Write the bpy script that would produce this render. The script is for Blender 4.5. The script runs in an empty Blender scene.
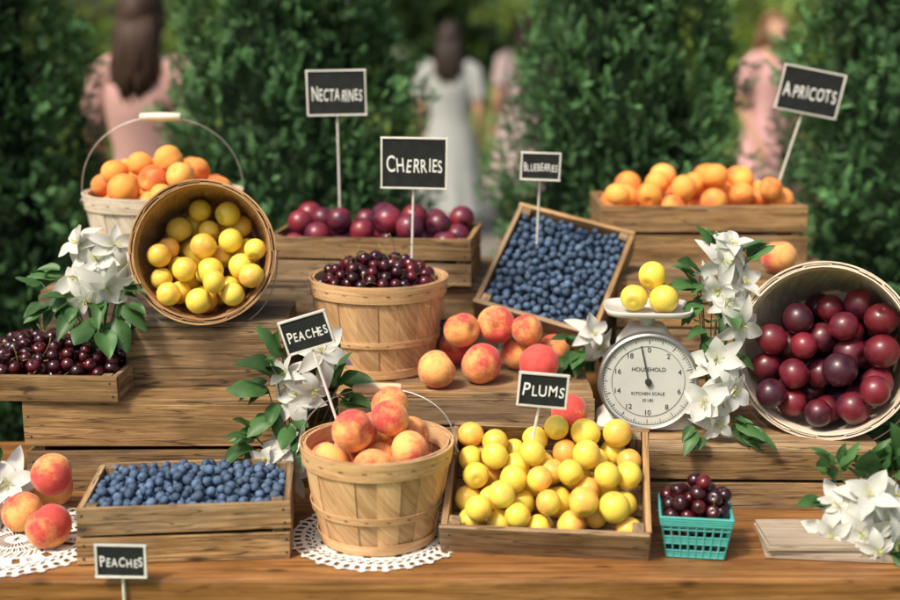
import bpy, math, random
import numpy as np
from mathutils import Matrix, Vector, Euler
random.seed(7); rng=np.random.default_rng(11)
TZ=0.75
scn=bpy.context.scene
# ---------------------------------------------------------------- helpers
def link(o,parent=None):
    scn.collection.objects.link(o)
    if parent is not None: o.parent=parent
    return o
def empty(name,mtx=None):
    o=bpy.data.objects.new(name,None); o.empty_display_size=.05; link(o)
    if mtx is not None: o.matrix_world=mtx
    return o
def mesh_obj(name,V,F,mats,parent=None,attrs=None,smooth=False,midx=None,mtx=None,bevel=0):
    me=bpy.data.meshes.new(name)
    V=np.asarray(V,dtype=float)
    me.from_pydata(V.tolist(),[],F if isinstance(F,list) else F.tolist())
    for m in mats: me.materials.append(m)
    if midx is not None: me.polygons.foreach_set('material_index',np.asarray(midx,dtype=np.int32))
    if attrs:
        for k,a in attrs.items():
            a=np.asarray(a,dtype=np.float32)
            if a.ndim==1:
                t=me.attributes.new(k,'FLOAT','POINT'); t.data.foreach_set('value',a)
            else:
                t=me.attributes.new(k,'FLOAT_VECTOR','POINT'); t.data.foreach_set('vector',a.ravel())
    if smooth: me.polygons.foreach_set('use_smooth',[True]*len(me.polygons))
    me.update()
    o=bpy.data.objects.new(name,me); link(o,parent)
    if mtx is not None:
        if parent is None: o.matrix_world=mtx
        else: o.matrix_local=mtx
    if bevel:
        b=o.modifiers.new('bev','BEVEL'); b.width=bevel; b.segments=2; b.limit_method='ANGLE'; b.angle_limit=math.radians(40)
    return o
class MB:
    def __init__(s): s.V=[];s.F=[];s.T=[];s.W=[];s.M=[];s.n=0
    def add(s,V,F,tint=1.,wc=None,mat=0):
        V=np.asarray(V,dtype=float)
        if wc is None: wc=V
        s.V.append(V); s.W.append(np.asarray(wc)); s.T.append(np.full(len(V),tint))
        s.F+= [tuple(i+s.n for i in f) for f in F]; s.M+=[mat]*len(F); s.n+=len(V)
    def box(s,c,size,tint=None,rot=None,mat=0,jit=.0006,tr=(.62,1.25)):
        size=np.array(size,dtype=float)
        b=np.array([[x,y,z] for x in(-.5,.5) for y in(-.5,.5) for z in(-.5,.5)])*size
        b+=rng.uniform(-jit,jit,b.shape)
        la=int(np.argmax(size)); p=[la]+[i for i in range(3) if i!=la]
        wc=b[:,p]+rng.uniform(0,30,3)
        if rot is not None: b=b@np.array(Euler(rot).to_matrix()).T
        F=[(0,1,3,2),(4,6,7,5),(0,4,5,1),(2,3,7,6),(0,2,6,4),(1,5,7,3)]
        s.add(b+np.array(c),F,random.uniform(*tr) if tint is None else tint,wc,mat)
    def tube(s,path,r,n=6,tint=1.,mat=0,cap=True):
        P=[Vector(p) for p in path]; V=[];F=[];W=[]
        m=len(P); L=0; off=rng.uniform(0,30)
        up=Vector((.13,.21,.97)).normalized()
        for i,p in enumerate(P):
            d=(P[min(i+1,m-1)]-P[max(i-1,0)]).normalized()
            if abs(d.dot(up))>.97: up=Vector((1,.2,.1)).normalized()
            a=d.cross(up).normalized(); b=d.cross(a)
            up=(-b) if b.dot(up)<0 else b
            rr=r[i] if hasattr(r,'__len__') else r
            if i: L+=(P[i]-P[i-1]).length
            for k in range(n):
                t=2*math.pi*k/n
                V.append(p+(a*math.cos(t)+d.cross(a)*math.sin(t))*rr); W.append((L+off,t*.02,0))
        for i in range(m-1):
            for k in range(n):
                F.append((i*n+k,i*n+(k+1)%n,(i+1)*n+(k+1)%n,(i+1)*n+k))
        if cap:
            F.append(tuple(range(n))[::-1]); F.append(tuple((m-1)*n+k for k in range(n)))
        s.add([tuple(v) for v in V],F,tint,W,mat)
    def lathe(s,prof,n=48,tint=1.,mat=0,c=(0,0,0),axis='z',cap=False):
        V=[];F=[];W=[]
        for (r,z) in prof:
            for k in range(n):
                t=2*math.pi*k/n
                q=(r*math.cos(t),r*math.sin(t),z)
                if axis=='y': q=(q[0],-q[2],q[1])
                V.append((q[0]+c[0],q[1]+c[1],q[2]+c[2])); W.append((t*max(.01,r),z,0))
        for i in range(len(prof)-1):
            for k in range(n): F.append((i*n+k,i*n+(k+1)%n,(i+1)*n+(k+1)%n,(i+1)*n+k))
        if cap: F.append(tuple((len(prof)-1)*n+k for k in range(n)))
        s.add(V,F,tint,W,mat)
    def obj(s,name,mats,parent=None,bevel=0,smooth=False,mtx=None):
        return mesh_obj(name,np.concatenate(s.V),s.F,mats,parent,{'tint':np.concatenate(s.T),'wc':np.concatenate(s.W)},smooth,s.M,mtx,bevel)
# ---------------------------------------------------------------- materials
def newmat(name,rough=.5,spec=.5):
    m=bpy.data.materials.new(name); m.use_nodes=True; nt=m.node_tree
    b=nt.nodes['Principled BSDF']; b.inputs['Roughness'].default_value=rough
    b.inputs['Specular IOR Level'].default_value=spec
    return m,nt,b
def nd(nt,t,**kw):
    n=nt.nodes.new(t)
    for k,v in kw.items():
        if k in n.inputs.keys(): 
            if isinstance(v,bpy.types.NodeSocket): nt.links.new(v,n.inputs[k])
            else: n.inputs[k].default_value=v
        else: setattr(n,k,v)
    return n
def attr(nt,name): return nd(nt,'ShaderNodeAttribute',attribute_name=name)
def mapping(nt,vec,sc):
    n=nt.nodes.new('ShaderNodeMapping'); nt.links.new(vec,n.inputs['Vector']); n.inputs['Scale'].default_value=sc; return n.outputs[0]
def noise(nt,vec,scale,detail=4,rough=.55,dist=0):
    n=nt.nodes.new('ShaderNodeTexNoise'); nt.links.new(vec,n.inputs['Vector'])
    n.inputs['Scale'].default_value=scale;n.inputs['Detail'].default_value=detail;n.inputs['Roughness'].default_value=rough;n.inputs['Distortion'].default_value=dist
    return n.outputs['Fac']
def ramp(nt,fac,stops):
    n=nt.nodes.new('ShaderNodeValToRGB'); nt.links.new(fac,n.inputs[0]); e=n.color_ramp.elements
    while len(e)<len(stops): e.new(.5)
    for i,(p,c) in enumerate(stops):
        e[i].position=p; e[i].color=(c[0],c[1],c[2],1) if hasattr(c,'__len__') else (c,c,c,1)
    return n.outputs[0]
def mathn(nt,op,a,b=0.,clamp=False):
    n=nt.nodes.new('ShaderNodeMath'); n.operation=op; n.use_clamp=clamp
    for i,x in enumerate((a,b)):
        if isinstance(x,bpy.types.NodeSocket): nt.links.new(x,n.inputs[i])
        else: n.inputs[i].default_value=x
    return n.outputs[0]
def mix(nt,fac,a,b,mode='MIX'):
    n=nt.nodes.new('ShaderNodeMix'); n.data_type='RGBA'; n.blend_type=mode
    for s,x in ((n.inputs[0],fac),(n.inputs[6],a),(n.inputs[7],b)):
        if isinstance(x,bpy.types.NodeSocket): nt.links.new(x,s)
        elif hasattr(x,'__len__'): s.default_value=(x[0],x[1],x[2],1)
        else: s.default_value=x
    return n.outputs[2]
def bump(nt,b,h,strength=.3,dist=.002):
    n=nt.nodes.new('ShaderNodeBump'); nt.links.new(h,n.inputs['Height']); n.inputs['Strength'].default_value=strength; n.inputs['Distance'].default_value=dist
    nt.links.new(n.outputs[0],b.inputs['Normal'])
def wood(name,dark,mid,light,rough=.65,gs=(5,130,130),stain=.35,bs=.4,knots=True,grey=0.,crack=0.):
    m,nt,b=newmat(name,rough,.35)
    wc=attr(nt,'wc').outputs['Vector']; tint=attr(nt,'tint').outputs['Fac']
    g=noise(nt,mapping(nt,wc,gs),1,6,.66,1.1)
    c=ramp(nt,g,[(.3,dark),(.5,mid),(.70,light)])
    g2=noise(nt,mapping(nt,wc,(gs[0]*2.5,gs[1]*3.2,gs[2]*3.2)),1,2,.6)
    c=mix(nt,mathn(nt,'MULTIPLY',ramp(nt,g2,[(.55,0),(.75,1)]),.4),c,[x*.5 for x in dark])
    if grey:
        gr=noise(nt,mapping(nt,wc,(3,11,11)),1,5,.7)
        gv=mathn(nt,'FRACT',mathn(nt,'MULTIPLY',tint,17.3))
        gf=mathn(nt,'MULTIPLY',ramp(nt,mathn(nt,'ADD',gr,mathn(nt,'MULTIPLY',mathn(nt,'SUBTRACT',gv,.5),.40)),[(.42,0),(.66,1)]),grey)
        lum=sum(mid)/3
        c=mix(nt,gf,c,mix(nt,ramp(nt,g,[(.3,0),(.7,1)]),[lum*.55,lum*.48,lum*.38],[lum*1.8,lum*1.6,lum*1.3]))
    st=noise(nt,mapping(nt,wc,(7,22,22)),1,4,.65)
    c=mix(nt,mathn(nt,'MULTIPLY',ramp(nt,st,[(.42,0),(.68,1)]),stain),c,[x*.45 for x in dark])
    if crack:
        ck=noise(nt,mapping(nt,wc,(4,75,75)),1,2,.5,.4)
        c=mix(nt,mathn(nt,'MULTIPLY',ramp(nt,mathn(nt,'ABSOLUTE',mathn(nt,'SUBTRACT',ck,.5)),[(.004,1),(.02,0)]),crack),c,[x*.25 for x in dark])
    if knots:
        v=nd(nt,'ShaderNodeTexVoronoi'); nt.links.new(mapping(nt,wc,(7,20,20)),v.inputs['Vector']); v.inputs['Scale'].default_value=1
        c=mix(nt,ramp(nt,v.outputs['Distance'],[(.05,.85),(.16,0)]),c,[x*.3 for x in dark])
    sc=nd(nt,'ShaderNodeVectorMath',operation='SCALE'); nt.links.new(c,sc.inputs[0]); nt.links.new(tint,sc.inputs['Scale'])
    nt.links.new(sc.outputs[0],b.inputs['Base Color'])
    bump(nt,b,g,bs,.0015)
    return m
M_crate=wood('crate_wood',(.135,.068,.024),(.37,.215,.085),(.60,.39,.185),stain=.5,grey=.35,bs=.8,crack=.7)
M_crate2=wood('crate_wood_grey',(.080,.044,.020),(.25,.152,.070),(.43,.285,.15),stain=.6,grey=.55,bs=.8,crack=.8)
M_basket=wood('basket_wood',(.48,.25,.11),(.68,.42,.205),(.84,.58,.33),rough=.5,gs=(7,90,90),stain=.22,bs=.25,knots=False,crack=.2)
M_basketin=wood('basket_wood_worn',(.33,.16,.065),(.52,.30,.135),(.64,.41,.21),rough=.5,gs=(7,90,90),stain=.4,bs=.25,knots=False,crack=.2)
M_bwhite=wood('basket_whitewash',(.48,.37,.26),(.69,.59,.46),(.82,.75,.63),rough=.6,gs=(7,90,90),stain=.2,bs=.25,knots=False,crack=.2)
M_table=wood('table_wood',(.15,.058,.017),(.31,.14,.043),(.45,.23,.088),rough=.33,gs=(2.2,60,60),stain=.45,bs=.3,crack=.4)
def simple(name,col,rough=.5,spec=.5,metal=0,vary=0,vs=40):
    m,nt,b=newmat(name,rough,spec); b.inputs['Metallic'].default_value=metal
    tc=nd(nt,'ShaderNodeTexCoord').outputs['Object']
    f=noise(nt,tc,vs,4)
    c=mix(nt,f,[x*(1-vary) for x in col],[min(1,x*(1+vary)) for x in col])
    nt.links.new(c,b.inputs['Base Color']); return m
M_wire=simple('galvanised_wire',(.45,.44,.42),.4,.5,.8,.2)
M_nail=simple('nail_metal',(.10,.08,.07),.5,.5,.6,.2)
M_grip=simple('grip_wood',(.72,.52,.32),.5,.4,0,.15)
M_grip2=simple('grip_pale',(.72,.66,.56),.5,.4,0,.1)
M_black=simple('chalkboard_black',(.016,.018,.018),.75,.25,0,.8,45)
M_frame=simple('white_paint',(.70,.68,.62),.6,.4,0,.2,60)
M_chalk=simple('chalk_white',(.82,.82,.79),.9,.1,0,.15,300)
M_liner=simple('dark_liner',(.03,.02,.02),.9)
M_linen=simple('lace_cotton',(.70,.69,.64),.9,.1,0,.1,80)
def fruitmat(name,colA,colB,rough=.35,blush=(.45,.65),spec=.5,bloom=0,bloomcol=(.6,.6,.7),sheen=0,ns=1.6,rv=.6,vvar=.15,coat=0,speck=0,streak=0,colC=None,cr=.5):
    m,nt,b=newmat(name,rough,spec)
    loc=attr(nt,'loc').outputs['Vector']; rnd=attr(nt,'rnd').outputs['Fac']
    off=nd(nt,'ShaderNodeVectorMath',operation='ADD'); nt.links.new(loc,off.inputs[0])
    cx=nd(nt,'ShaderNodeCombineXYZ'); 
    r50=mathn(nt,'MULTIPLY',rnd,50.); nt.links.new(r50,cx.inputs[0]); nt.links.new(cx.outputs[0],off.inputs[1])
    sep=nd(nt,'ShaderNodeSeparateXYZ'); nt.links.new(loc,sep.inputs[0])
    n1=noise(nt,off.outputs[0],ns,4,.6)
    f=mathn(nt,'ADD',n1,mathn(nt,'MULTIPLY',sep.outputs[0],.22))
    f=mathn(nt,'ADD',f,mathn(nt,'MULTIPLY',mathn(nt,'SUBTRACT',rnd,.5),rv))
    if streak:
        f=mathn(nt,'ADD',f,mathn(nt,'MULTIPLY',mathn(nt,'SUBTRACT',noise(nt,mapping(nt,off.outputs[0],(7,7,1.3)),1,5,.7),.5),streak))
    base=colA
    if colC is not None: base=mix(nt,mathn(nt,'MULTIPLY',mathn(nt,'FRACT',mathn(nt,'MULTIPLY',rnd,23.7)),cr),colA,colC)
    c=mix(nt,ramp(nt,f,[(blush[0],0),(blush[1],1)]),base,colB)
    n2=noise(nt,off.outputs[0],9,5,.7)
    if speck: c=mix(nt,mathn(nt,'MULTIPLY',ramp(nt,noise(nt,off.outputs[0],26,2),[(.6,0),(.7,1)]),speck),c,[min(1,x*1.8+.05) for x in colA])
    if bloom: c=mix(nt,mathn(nt,'MULTIPLY',ramp(nt,mathn(nt,'ADD',mathn(nt,'MULTIPLY',n2,.5),mathn(nt,'MULTIPLY',noise(nt,off.outputs[0],2.2,3),.5)),[(.38,0),(.66,1)]),bloom),c,bloomcol)
    v=mathn(nt,'ADD',mathn(nt,'MULTIPLY',mathn(nt,'FRACT',mathn(nt,'MULTIPLY',rnd,7.31)),2*vvar),1-vvar)
    sc=nd(nt,'ShaderNodeVectorMath',operation='SCALE'); nt.links.new(c,sc.inputs[0]); nt.links.new(v,sc.inputs['Scale'])
    out=sc.outputs[0]
    dz=ramp(nt,sep.outputs[2],[(.80,0),(.93,1)])
    out=mix(nt,mathn(nt,'MULTIPLY',dz,.5),out,[x*.25 for x in colA])
    nt.links.new(out,b.inputs['Base Color'])
    nt.links.new(mathn(nt,'ADD',mathn(nt,'MULTIPLY',n2,.35),rough-.17),b.inputs['Roughness'])
    if sheen: b.inputs['Sheen Weight'].default_value=sheen; b.inputs['Sheen Roughness'].default_value=.4
    if coat: b.inputs['Coat Weight'].default_value=coat; b.inputs['Coat Roughness'].default_value=.15
    bump(nt,b,n2,.08,.002)
    return m
M_peach=fruitmat('peach_skin',(.88,.43,.12),(.56,.055,.045),.74,(.24,.62),.2,.12,(.9,.50,.40),.25,1.2,.30,.07,0,0,.55)
M_apri=fruitmat('apricot_skin',(.88,.34,.05),(.70,.13,.03),.6,(.50,.88),.3,.12,(.95,.58,.28),.12,1.3,.45,.10,colC=(.90,.44,.10),cr=.9)
M_yplum=fruitmat('yellow_plum_skin',(.86,.60,.05),(.82,.34,.06),.40,(.54,.92),.42,.20,(.92,.80,.36),0,1.2,.45,.10,.08,.1,0,(.76,.62,.08),.7)
M_rplum=fruitmat('red_plum_skin',(.035,.005,.014),(.16,.007,.013),.36,(.35,.85),.5,.20,(.17,.06,.10),0,1.2,.8,.25,.15,.3)
M_nect=fruitmat('dark_plum_skin',(.07,.008,.028),(.25,.016,.028),.36,(.4,.8),.5,.22,(.24,.10,.15),0,1.3,.8,.2,.15,.15)
M_cherry=fruitmat('cherry_skin',(.024,.003,.007),(.09,.005,.010),.22,(.4,.8),.5,0,(1,1,1),0,1.2,.6,.25,.25)
M_blue=fruitmat('blueberry_skin',(.024,.042,.09),(.055,.095,.165),.6,(.3,.7),.3,.6,(.15,.235,.35),0,1.4,.8,.35)
M_stem=simple('fruit_stem',(.20,.18,.05),.6,.3,0,.3)
M_stemb=simple('brown_stem',(.12,.07,.03),.7,.3,0,.3)
# ---------------------------------------------------------------- fruit base meshes
def base_fruit(seg,rings,groove=.05,dimple=.25,dw=.35,el=1.,tip=0.,crown=0):
    V=[];F=[]
    for i in range(rings+1):
        ph=math.pi*i/rings
        ph=max(ph,.001)
        for k in range(seg):
            th=2*math.pi*k/seg; d=(th if th<math.pi else th-2*math.pi)
            r=1-dimple*math.exp(-(ph/dw)**2)+tip*math.exp(-((math.pi-ph)/.3)**2)
            r*=1-groove*math.exp(-(d/.28)**2)*math.sin(ph)
            if crown: r+=crown*math.exp(-((ph-.5)/.13)**2)
            V.append((r*math.sin(ph)*math.cos(th),r*math.sin(ph)*math.sin(th),r*math.cos(ph)*el))
    for i in range(rings):
        for k in range(seg):
            a=i*seg+k;b=i*seg+(k+1)%seg
            F.append((a,a+seg,b+seg,b))
    return np.array(V),F
B_peach=base_fruit(28,18,.08,.26,.32,.95,.04)
B_plum=base_fruit(20,14,.035,.16,.24,.99,0)
B_cherry=base_fruit(16,11,.04,.28,.4,.93)
B_blue=base_fruit(12,9,0,.22,.33,.86,0,.06)
def randrot(n):
    q=rng.normal(size=(n,4)); q/=np.linalg.norm(q,axis=1)[:,None]
    w,x,y,z=q.T
    return np.stack([np.stack([1-2*(y*y+z*z),2*(x*y-z*w),2*(x*z+y*w)],-1),np.stack([2*(x*y+z*w),1-2*(x*x+z*z),2*(y*z-x*w)],-1),np.stack([2*(x*z-y*w),2*(y*z+x*w),1-2*(x*x+y*y)],-1)],1)
def fruits(name,C,R,base,mat,parent=None,stems=0,stem_len=.035,mtx=None,stemmat=None):
    C=np.asarray(C);R=np.asarray(R);n=len(C); bv,bf=base
    rot=randrot(n); sq=rng.uniform(.95,1.05,(n,1,3))
    P=np.einsum('nij,nkj->nki',rot,bv[None]*sq)*R[:,None,None]+C[:,None,:]
    V=P.reshape(-1,3); nb=len(bv)
    F=[tuple(a+i*nb for a in f) for i in range(n) for f in bf]
    loc=np.tile(bv,(n,1)); rnd=np.repeat(rng.uniform(0,1,n),nb)
    mi=[0]*len(F)
    if stems:
        mb=MB()
        for i in range(n):
            if rng.uniform()>stems: continue
            ax=rot[i]@np.array([0,0,1.])
            if ax[2]<-.1: continue
            p=C[i]+ax*R[i]*.72; d=ax+rng.normal(size=3)*.25; d/=np.linalg.norm(d); b=rng.normal(size=3)*.35
            path=[p+ (d*t+b*t*t*.6)*stem_len for t in (0,.25,.5,.75,1)]
            mb.tube(path,[stem_len*.018]*4+[stem_len*.035],5)
        if mb.n:
            off=len(V); sv=np.concatenate(mb.V); V=np.concatenate([V,sv]); loc=np.concatenate([loc,sv*0]); rnd=np.concatenate([rnd,np.zeros(len(sv))])
            F+= [tuple(a+off for a in f) for f in mb.F]; mi+=[1]*len(mb.F)
    return mesh_obj(name,V,F,[mat,stemmat or M_stem],parent,{'loc':loc,'rnd':rnd},True,mi,mtx)
def pack(r,inside,W,ub,tb,limit,K=160,rvar=.07,nmax=2000,seed=1,maxf=12):
    g=np.random.default_rng(seed)
    W=np.array(W,dtype=float);W/=np.linalg.norm(W)
    a=np.array([1,0,0.]) if abs(W[0])<.8 else np.array([0,1.,0]); U=a-W*a.dot(W);U/=np.linalg.norm(U);Vv=np.cross(W,U)
    ts=np.linspace(tb[0],tb[1],110)
    C=np.zeros((0,3));R=np.zeros(0);Q=np.zeros((0,2));T=np.zeros(0);fails=0
    while len(R)<nmax and fails<maxf:
        ri=r*(1+g.uniform(-rvar,rvar))
        uv=g.uniform(-ub,ub,(K,2))
        P=uv[:,None,:1]*U+uv[:,None,1:]*Vv+ts[None,:,None]*W
        ins=inside(P,ri)
        ok=ins.any(1); tf=ts[ins.argmax(1)]
        if len(R):
            d2=((uv[:,None]-Q[None])**2).sum(-1); s=((R[None]+ri)*.985)**2-d2
            sup=np.where(s>0,T[None]+np.sqrt(np.maximum(s,0)),-9).max(1)
            t=np.maximum(tf,sup)
        else: t=tf
        p=uv[:,:1]*U+uv[:,1:]*Vv+t[:,None]*W
        ok&=inside(p[:,None,:],ri*.9)[:,0]
        ok&=t<=limit(p,uv,t)
        if not ok.any(): fails+=1; continue
        fails=0
        t2=np.where(ok,t,9); j=int(t2.argmin())
        C=np.vstack([C,p[j]]);R=np.append(R,ri);Q=np.vstack([Q,uv[j]]);T=np.append(T,t[j])
    return C,R
def in_box(a,b,floor):
    return lambda P,r:(np.abs(P[...,0])<a-r)&(np.abs(P[...,1])<b-r)&(P[...,2]>=floor+r)
def in_cone(r0,r1,H,floor,zmax=9):
    def f(P,r):
        z=P[...,2]; rad=r0+(r1-r0)*np.clip(z/H,0,1.02)
        return (np.hypot(P[...,0],P[...,1])<rad-r)&(z>=floor+r)&(z<zmax)
    return f
def dome(h0,h1,a,b):
    return lambda p,uv,t: h0+(h1-h0)*np.clip(1-(p[:,0]/a)**2,0,1)*np.clip(1-(p[:,1]/b)**2,0,1)
# ---------------------------------------------------------------- crate
def crate(name,L,D,H,mtx,n=2,mat=None,lid=False,t=.009,gap=.006,liner=None,floor=True):
    mat=mat or M_crate; e=empty(name,mtx); mb=MB()
    Hs=H-(t if lid else 0)
    hs=(Hs-gap*(n-1))/n
    for sy in(-1,1):
        for i in range(n):
            z=hs/2+i*(hs+gap); dx=random.uniform(-.003,.003)
            mb.box((dx,sy*(D/2-t/2),z),(L,t,hs),rot=(random.uniform(-.012,.012),random.uniform(-.006,.006),0))
            for sx in(-1,1):
                for k in(-.25,.25):
                    mb.lathe([(.0024,0),(.0022,.0008),(0.0001,.0009)],8,mat=1,c=(sx*(L/2-.010+random.uniform(-.003,.003)),sy*(D/2)-(.0003 if sy<0 else -.0003),z+k*hs),axis='y')
    for sx in(-1,1):
        for i in range(n):
            z=hs/2+i*(hs+gap)
            mb.box((sx*(L/2-t*.6),0,z-.001),(t*1.1,D-2*t-.001,hs),rot=(0,random.uniform(-.01,.01),0))
        for sy in(-1,1):
            mb.box((sx*(L/2-t*1.2-.010),sy*(D/2-t-.010),Hs/2+.001),(.018,.018,Hs-.003),tint=.8)
    nf=max(3,int(D/.06))
    fw=(D-2*t)/nf
    if floor:
        for i in range(nf): mb.box((0,-D/2+t+fw*(i+.5),.006),(L-2*t-.004,fw-.004,.007))
    if lid:
        nf=max(3,int(D/.075)); fw=D/nf
        for i in range(nf): mb.box((random.uniform(-.002,.002),-D/2+fw*(i+.5),H-t/2+.0005),(L+.002,fw-.006,t))
    mb.obj('boards',[mat,M_nail],e,bevel=.0012)
    if liner:
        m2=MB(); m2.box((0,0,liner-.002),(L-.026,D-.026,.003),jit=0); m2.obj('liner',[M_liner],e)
    return e
def Rz(a): return Matrix.Rotation(math.radians(a),4,'Z')
def Rx(a): return Matrix.Rotation(math.radians(a),4,'X')
def Tm(x,y,h): return Matrix.Translation((x,y,TZ+h))
# ---------------------------------------------------------------- basket
def basket(name,r0,r1,H,mtx,mat,grip,n=20,hang=0,hh=.15,bands=(.36,)):
    e=empty(name,mtx); mb=MB(); th=.0018
    def rad(z): return r0+(r1-r0)*z/H+.003*math.sin(math.pi*z/H)
    for i in range(n):
        a0=2*math.pi*i/n;a1=2*math.pi*(i+1)/n+.012
        dr=.0010 if i%2 else -.0011
        V=[];W=[];off=rng.uniform(0,30,3); nu,nv=4,7
        tl=random.uniform(-.006,.006)
        for s in(0,1):
            for j in range(nv+1):
                z=H*j/nv+(.002 if j==nv else 0)
                for k in range(nu+1):
                    a=a0+(a1-a0)*k/nu; R=rad(z)+dr-s*th+.0006*math.cos((k/nu-.5)*math.pi)
                    a+=tl*j/nv
                    V.append((R*math.cos(a),R*math.sin(a),z)); W.append((z+off[0],a*R+off[1],off[2]))
        F=[];q=(nu+1)*(nv+1)
        for j in range(nv):
            for k in range(nu):
                b=j*(nu+1)+k
                F.append((b,b+1,b+nu+2,b+nu+1)); F.append((q+b,q+b+nu+1,q+b+nu+2,q+b+1))
            b=j*(nu+1); F.append((b,b+nu+1,q+b+nu+1,q+b)); b+=nu; F.append((b,q+b,q+b+nu+1,b+nu+1))
        for k in range(nu):
            b=nv*(nu+1)+k; F.append((b,b+1,q+b+1,q+b))
        mb.add(V,F,random.uniform(.74,1.12),W,0)
    def hoop(z0,z1,off,thick,seg=72):
        o=rng.uniform(0,30,3);V=[];W=[]
        for k in range(seg):
            a=2*math.pi*k/seg; wob=.0007*math.sin(3*a+o[0])
            for (z,r) in((z0,rad(z0)+off),(z1,rad(z1)+off),(z1,rad(z1)+off+thick),(z0,rad(z0)+off+thick)):
                R=r+wob; V.append((R*math.cos(a),R*math.sin(a),z+wob)); W.append((a*R+o[0],z+o[1],o[2]))
        F=[]
        for k in range(seg):
            b=4*k;c=4*((k+1)%seg)
            for q in range(4): F.append((b+q,c+q,c+(q+1)%4,b+(q+1)%4))
        mb.add(V,F,random.uniform(.92,1.08),W,0)
    hoop(H-.027,H+.003,.0020,.0028); hoop(H-.024,H+.003,-.0060,.0026)
    for f in bands: hoop(H*f,H*f+.012,.0018,.0018)
    hoop(.004,.020,.0018,.002)
    for i in range(n):
        a=2*math.pi*(i+.5)/n; R=rad(H-.012)+.0052
        mb.box((R*math.cos(a),R*math.sin(a),H-.012),(.0008,.008,.001),rot=(0,0,a),mat=1,jit=0)
        R=rad(H*bands[0]+.006)+.0041
        mb.box((R*math.cos(a),R*math.sin(a),H*bands[0]+.006),(.0008,.006,.0009),rot=(0,0,a),mat=1,jit=0)
    V=[(0,0,.009)]+[((r0-.001)*math.cos(2*math.pi*k/48),(r0-.001)*math.sin(2*math.pi*k/48),.009) for k in range(48)]
    mb.add(V,[(0,1+k,1+(k+1)%48) for k in range(48)],.85)
    mb.obj('staves_and_hoops',[mat,M_nail],e)
    hb=MB(); A=math.radians(hang); R=r1+.007; path=[]
    for k in range(33):
        u=math.pi*k/32; x=-R*math.cos(u); y=(math.sin(u)**.8)*hh
        path.append((x,-y*math.sin(A),H-.012+y*math.cos(A)))
    hb.tube(path,.0012,6,mat=0)
    for s in(-1,1): 
        hb.tube([(s*R,0,H-.012),(s*(R+.004),0,H-.018),(s*(R+.003),0,H-.024),(s*(r1-.006),0,H-.02)],.0012,6,mat=0)
    gx=.042; c=Vector((0,-hh*math.sin(A)*1.,H-.012+hh*math.cos(A)))
    gp=[(c.x+x*gx,c.y,c.z) for x in(-1,-.93,-.6,0,.6,.93,1)]
    hb.tube(gp,[.006,.0078,.0085,.0095,.0085,.0078,.006],14,mat=1)
    hb.obj('wire_handle',[M_wire,grip],e,smooth=True)
    return e
# ---------------------------------------------------------------- TABLES
def table(name,x0,x1,y0,ws):
    e=empty(name); mb=MB(); y=y0; xc=(x0+x1)/2; L=x1-x0
    for w in ws:
        mb.box((xc,y+w/2,TZ-.02),(L,w-.0015,.04),jit=.0002,tr=(.82,1.15)); y+=w
    yb=y
    mb.box((xc,y0+.045,TZ-.095),(L-.2,.022,.108),tint=.9); mb.box((xc,yb-.05,TZ-.095),(L-.2,.022,.108),tint=.8)
    for sx in(-1,1):
        mb.box((xc+sx*(L/2-.11),(y0+.045+yb-.05)/2,TZ-.095),(.022,yb-.05-y0-.075,.105),tint=.8)
        for yy in(y0+.10,yb-.10): mb.box((xc+sx*(L/2-.16),yy,(TZ-.045)/2),(.07,.07,TZ-.05),tint=.8)
    mb.obj('planks_and_legs',[M_table],e,bevel=.005)
table('wooden_table',-1.45,1.45,1.745,[.15,.17,.16,.175])
table('wooden_table',-.83,.82,2.403,[.17,.17,.18])
# ---------------------------------------------------------------- tier crates
crate('wooden_crate',.485,.28,.168,Tm(-.5125,2.26,.0)@Rz(1),2,M_crate,lid=True,gap=.008)
crate('wooden_crate',.46,.33,.168,Tm(.03,2.325,.0)@Rz(-1),3,M_crate,lid=True)
crate('wooden_crate',.44,.25,.110,Tm(.515,2.155,.0)@Rz(-1.5),2,M_crate,lid=True,gap=.007)
crate('wooden_crate',.287,.19,.120,Tm(-.445,2.30,.169)@Rz(1.5),1,M_crate2,lid=True)
for z in(0,.149):
    crate('wooden_crate',.50,.33,.147,Tm(-.15,2.69,z)@Rz(-1+z*5),2,M_crate2,lid=True)
    crate('wooden_crate',.40,.36,.149,Tm(-.62,2.62,z*1.01)@Rz(1),2,M_crate2,lid=True)
for z in(0,.1585): crate('wooden_crate',.46,.36,.157,Tm(.575,2.69,z)@Rz(0),3,M_crate,lid=True)
# ---------------------------------------------------------------- front blueberries
e=crate('blueberry_crate',.325,.215,.092,Tm(-.418,1.915,.001)@Rz(5),2,M_crate,liner=.05)
C,R=pack(.0080,in_box(.153,.098,.052),(0,0,1),.16,(0,.2),dome(.084,.108,.16,.11),K=130,rvar=.17,seed=3)
fruits('blueberries',C,R,B_blue,M_blue,e)
# ---------------------------------------------------------------- upper blueberries
w=Vector((.23,-.08,-.05)).normalized(); u=Vector((.11,.18,.174)); u=(u-w*u.dot(w)).normalized(); nn=w.cross(u)
mt=Matrix.Translation((.221,2.557,TZ+.287))@Matrix((w,u,nn)).transposed().to_4x4()
e=crate('blueberry_crate',.255,.275,.068,mt,1,M_crate,liner=.028)
C,R=pack(.0080,in_box(.118,.128,.03),(0,0,1),.13,(0,.2),dome(.056,.070,.13,.14),K=130,rvar=.17,seed=4)
fruits('blueberries',C,R,B_blue,M_blue,e)
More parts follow.
